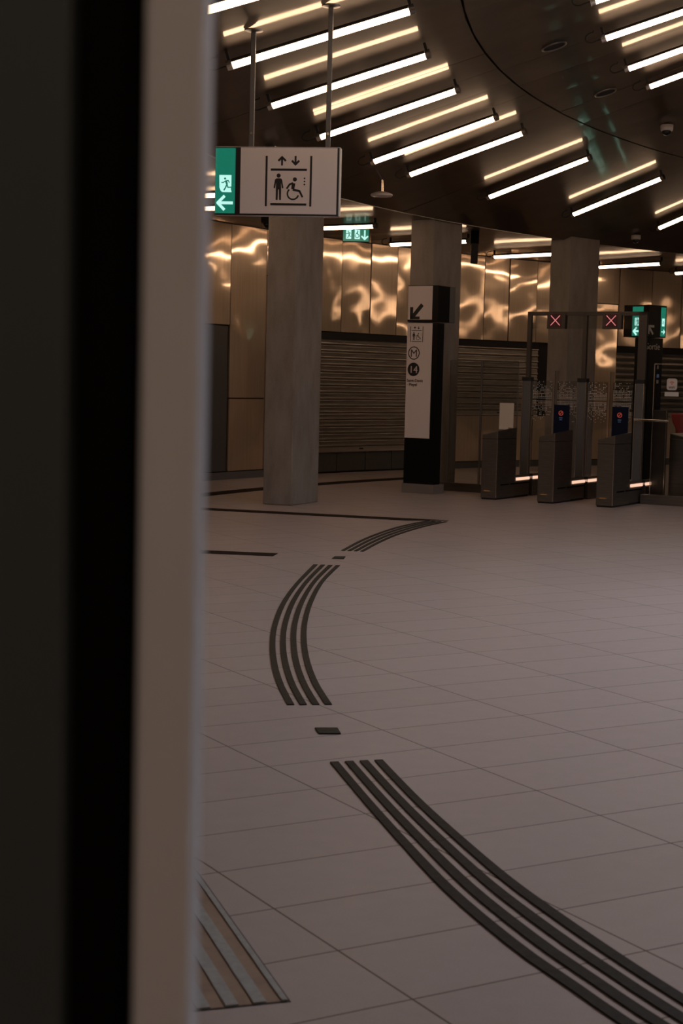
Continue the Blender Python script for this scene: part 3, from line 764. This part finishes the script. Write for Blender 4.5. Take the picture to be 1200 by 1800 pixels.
for x0, x1 in ((xs[0] + .032, xs[1] - .032), (xs[1] + .032, xs[2] - .062)):
    MB().box(x0, x1, -.006, .006, ZP - .24, ZP - .056).build('glass_band', 'glass', po)
    xm = (x0 + x1) / 2
    s = MB().box(xm - .145, xm + .135, -.05, .03, ZP - .245, ZP - .02).build('signal_box', 'post_steel', po, bevel=.004)
    MB().box(xm - .105, xm + .075, -.055, -.048, ZP - .215, ZP - .035).build('display', 'cross_panel', s, bevel=.003)
    f = lambda u, v, d, xm=xm: (xm - .015 + u, -.055 - d, ZP - .125 - v)
    q = Ink(f, 0, .003); q.line([(-.07, -.07), (.07, .07)], .010); q.line([(-.07, .07), (.07, -.07)], .010); q.build('red_cross', 'cross_red', s)
    # two leaves with a dotted band
    for l0, l1 in ((x0 + .05, xm - .045), (xm + .035, x1 - .05)):
        d_ = MB().box(l0, l1, -.006, .006, .36, 1.675); pt = .0215; n0 = len(d_.f)
        nx = int((l1 - l0) / pt)
        for iz in range(27):
            z = 1.66 - iz * pt
            if iz == 12: continue
            e = abs(iz - 12) / 13.5
            for ix in range(nx):
                if random.random() > min(1, 1.12 - e * 1.05): continue
                x = l0 + (ix + .5) * pt
                d_.add([(x - .0048, -.0075, z - .0048), (x + .0048, -.0075, z - .0048), (x + .0048, -.0075, z + .0048), (x - .0048, -.0075, z + .0048),
                        (x - .0048, -.0062, z - .0048), (x + .0048, -.0062, z - .0048), (x + .0048, -.0062, z + .0048), (x - .0048, -.0062, z + .0048)],
                       [(0, 1, 2, 3), (0, 4, 5, 1), (1, 5, 6, 2), (2, 6, 7, 3), (3, 7, 4, 0)])
        lf = d_.build('door_leaf', 'glass', po); lf.data.materials.append(MATS['dot_white'])
        for p in lf.data.polygons: p.material_index = 0 if p.index < n0 else 1
    MB().box(xm - .035, xm + .025, .05, .07, .24, 1.82).build('rear_pane', 'glass', po)
# barrier glass, left
bl = thing('glass_barrier', 'glass barrier on a low steel plinth between the middle column and the first ticket gate', 'barrier', gate_M(0, VP))
X0 = -1.23
MB().box(X0, -.02, -.05, .05, 0, .125).build('plinth', 'cabinet_steel', bl, bevel=.004)
for x0, x1 in ((X0 + .10, -.62), (-.60, -.02)):
    p_ = MB().box(x0, x1, -.006, .006, .126, 1.94).build('pane', 'glass', bl)
    for x in (x0, x1): MB().box(x - .004, x + .004, -.008, .008, .126, 1.94).build('pane_edge', 'grey_paint', p_)
    MB().box(x0, x1, -.008, .008, 1.936, 1.944).build('top_edge', 'grey_paint', p_)
# barrier glass, right
br = thing('glass_barrier', 'glass barrier with a wifi sticker right of the third ticket gate', 'barrier', gate_M(PITCH_G * 2 + CW + .014, 1.05))
MB().box(-.0, 2.2, -.06, .06, 0, .135).build('plinth', 'cabinet_steel', br, bevel=.004)
for x0, x1 in ((.115, .95), (.97, 2.1)):
    p_ = MB().box(x0, x1, -.006, .006, .136, 1.94).build('pane', 'glass', br)
    MB().box(x0 - .004, x0 + .006, -.009, .009, .136, 1.94).build('pane_edge', 'steel_edge', p_)
    MB().box(x0, x1, -.008, .008, 1.934, 1.944).build('top_edge', 'steel_edge', p_)
MB().box(-.15, .36, -.03, -.012, 1.145, 1.175).build('rail', 'steel_edge', br, bevel=.003)
st = thing('wifi_sticker', 'white rounded wifi sticker with a small label under it on the right glass barrier', 'sticker', gate_M(PITCH_G * 2 + CW + .39, 1.05) @ Matrix.Translation((0, -.0085, 1.645)))
fw = lambda u, v, d: (u, -d, -v)
q = Ink(fw, 0, .0015)
def rrect(u0, v0, u1, v1, r):
    p = []
    for cx, cy, a in ((u1 - r, v0 + r, -90), (u1 - r, v1 - r, 0), (u0 + r, v1 - r, 90), (u0 + r, v0 + r, 180)):
        p += [(cx + r * cos(rad(a + i * 15)), cy + r * sin(rad(a + i * 15))) for i in range(7)]
    return p
q.poly(rrect(-.075, -.10, .075, .06, .035)); q.build('card', 'icon_white', st)
q = Ink(fw, .0015, .003); 
for r_ in (.016, .032): q.arc(0, -.022, r_, .009, 215, 325, 10)
q.disc(0, -.018, .007, 12); q.build('wifi_waves', 'icon_red', st)
text_mesh('wifi_word', 'WIFI', .042, 'sign_ink', st, Matrix.Translation((0, -.003, -.038)) @ FACE_Y, 'CENTER')
q = Ink(fw, 0, .0015); q.rect(-.10, .085, .10, .145); q.build('label_card', 'icon_white', st)
# cabinet and red machine beyond the right barrier
c4 = thing('ticket_gate_cabinet', 'steel ticket gate cabinet with rounded top standing behind the right glass barrier', 'ticket gate', gate_M(PITCH_G * 2 + .445, 1.55), 'steel ticket gate cabinets')
MB().hexa([(0, 0, .02), (CW, 0, .02), (CW, .8, .02), (0, .8, .02), (0, 0, .98), (CW, 0, .93), (CW, .8, .93), (0, .8, .98)]).build('body', 'cabinet_steel', c4, bevel=.012)
MB().box(-.002, CW + .003, -.004, .5, .895, .903).build('top_trim', 'steel_edge', c4)
MB().box(.01, CW - .01, .01, .78, 0, .025).build('kick_plate', 'black_matt', c4)
tp = thing('gate_end_post', 'tall flat grey steel panel standing left of the cabinet behind the right glass', 'panel', gate_M(PITCH_G * 2 + .25, 1.40))
MB().box(0, .19, 0, .05, 0, 1.30).build('sheet', 'post_steel', tp, bevel=.004)
MB().box(.182, .192, -.004, 0, .02, 1.295).build('edge_trim', 'steel_edge', tp)
rm = thing('red_kiosk', 'red rounded kiosk cut by the right edge of the picture behind the glass', 'kiosk', gate_M(PITCH_G * 2 + .085, 2.75))
pr_ = [(0, .22), (.0, .30), (.04, .70), (.02, 1.0), (-.05, 1.12), (-.07, 1.24), (.6, 1.24), (.6, .22)]
MB().prism(pr_, lambda u, v, d: (u, d, v), 0, .5).build('body', 'red_paint', rm, bevel=.02)
MB().box(.04, .56, .04, .46, 0, .23).build('foot', 'black_matt', rm)

# ------------------------------------------------------------------ sky light, let in by the opening in the added roof
w = bpy.data.worlds.new('World'); S.world = w; w.use_nodes = True
bg = w.node_tree.nodes['Background']; bg.inputs['Color'].default_value = (0.78, 0.86, 1.0, 1); bg.inputs['Strength'].default_value = 7.2

# ------------------------------------------------------------------ camera
cd = bpy.data.cameras.new('camera'); co = bpy.data.objects.new('camera', cd); COL.objects.link(co)
co.matrix_world = Matrix(((CR.x, CU.x, -_F.x, 0), (CR.y, CU.y, -_F.y, 0), (CR.z, CU.z, -_F.z, CAM_H), (0, 0, 0, 1)))
cd.sensor_width = 36; cd.lens = F_PX / 1800 * 36; cd.clip_start = .02; cd.clip_end = 200
cd.dof.use_dof = True; cd.dof.focus_distance = 15.0; cd.dof.aperture_fstop = 7.2
S.camera = co
S.view_settings.view_transform = 'Standard'; S.view_settings.look = 'None'; S.view_settings.gamma = 1; S.view_settings.exposure = 0.0
S.view_settings.use_curve_mapping = False
try: S.cycles.use_denoising = True
except Exception: pass
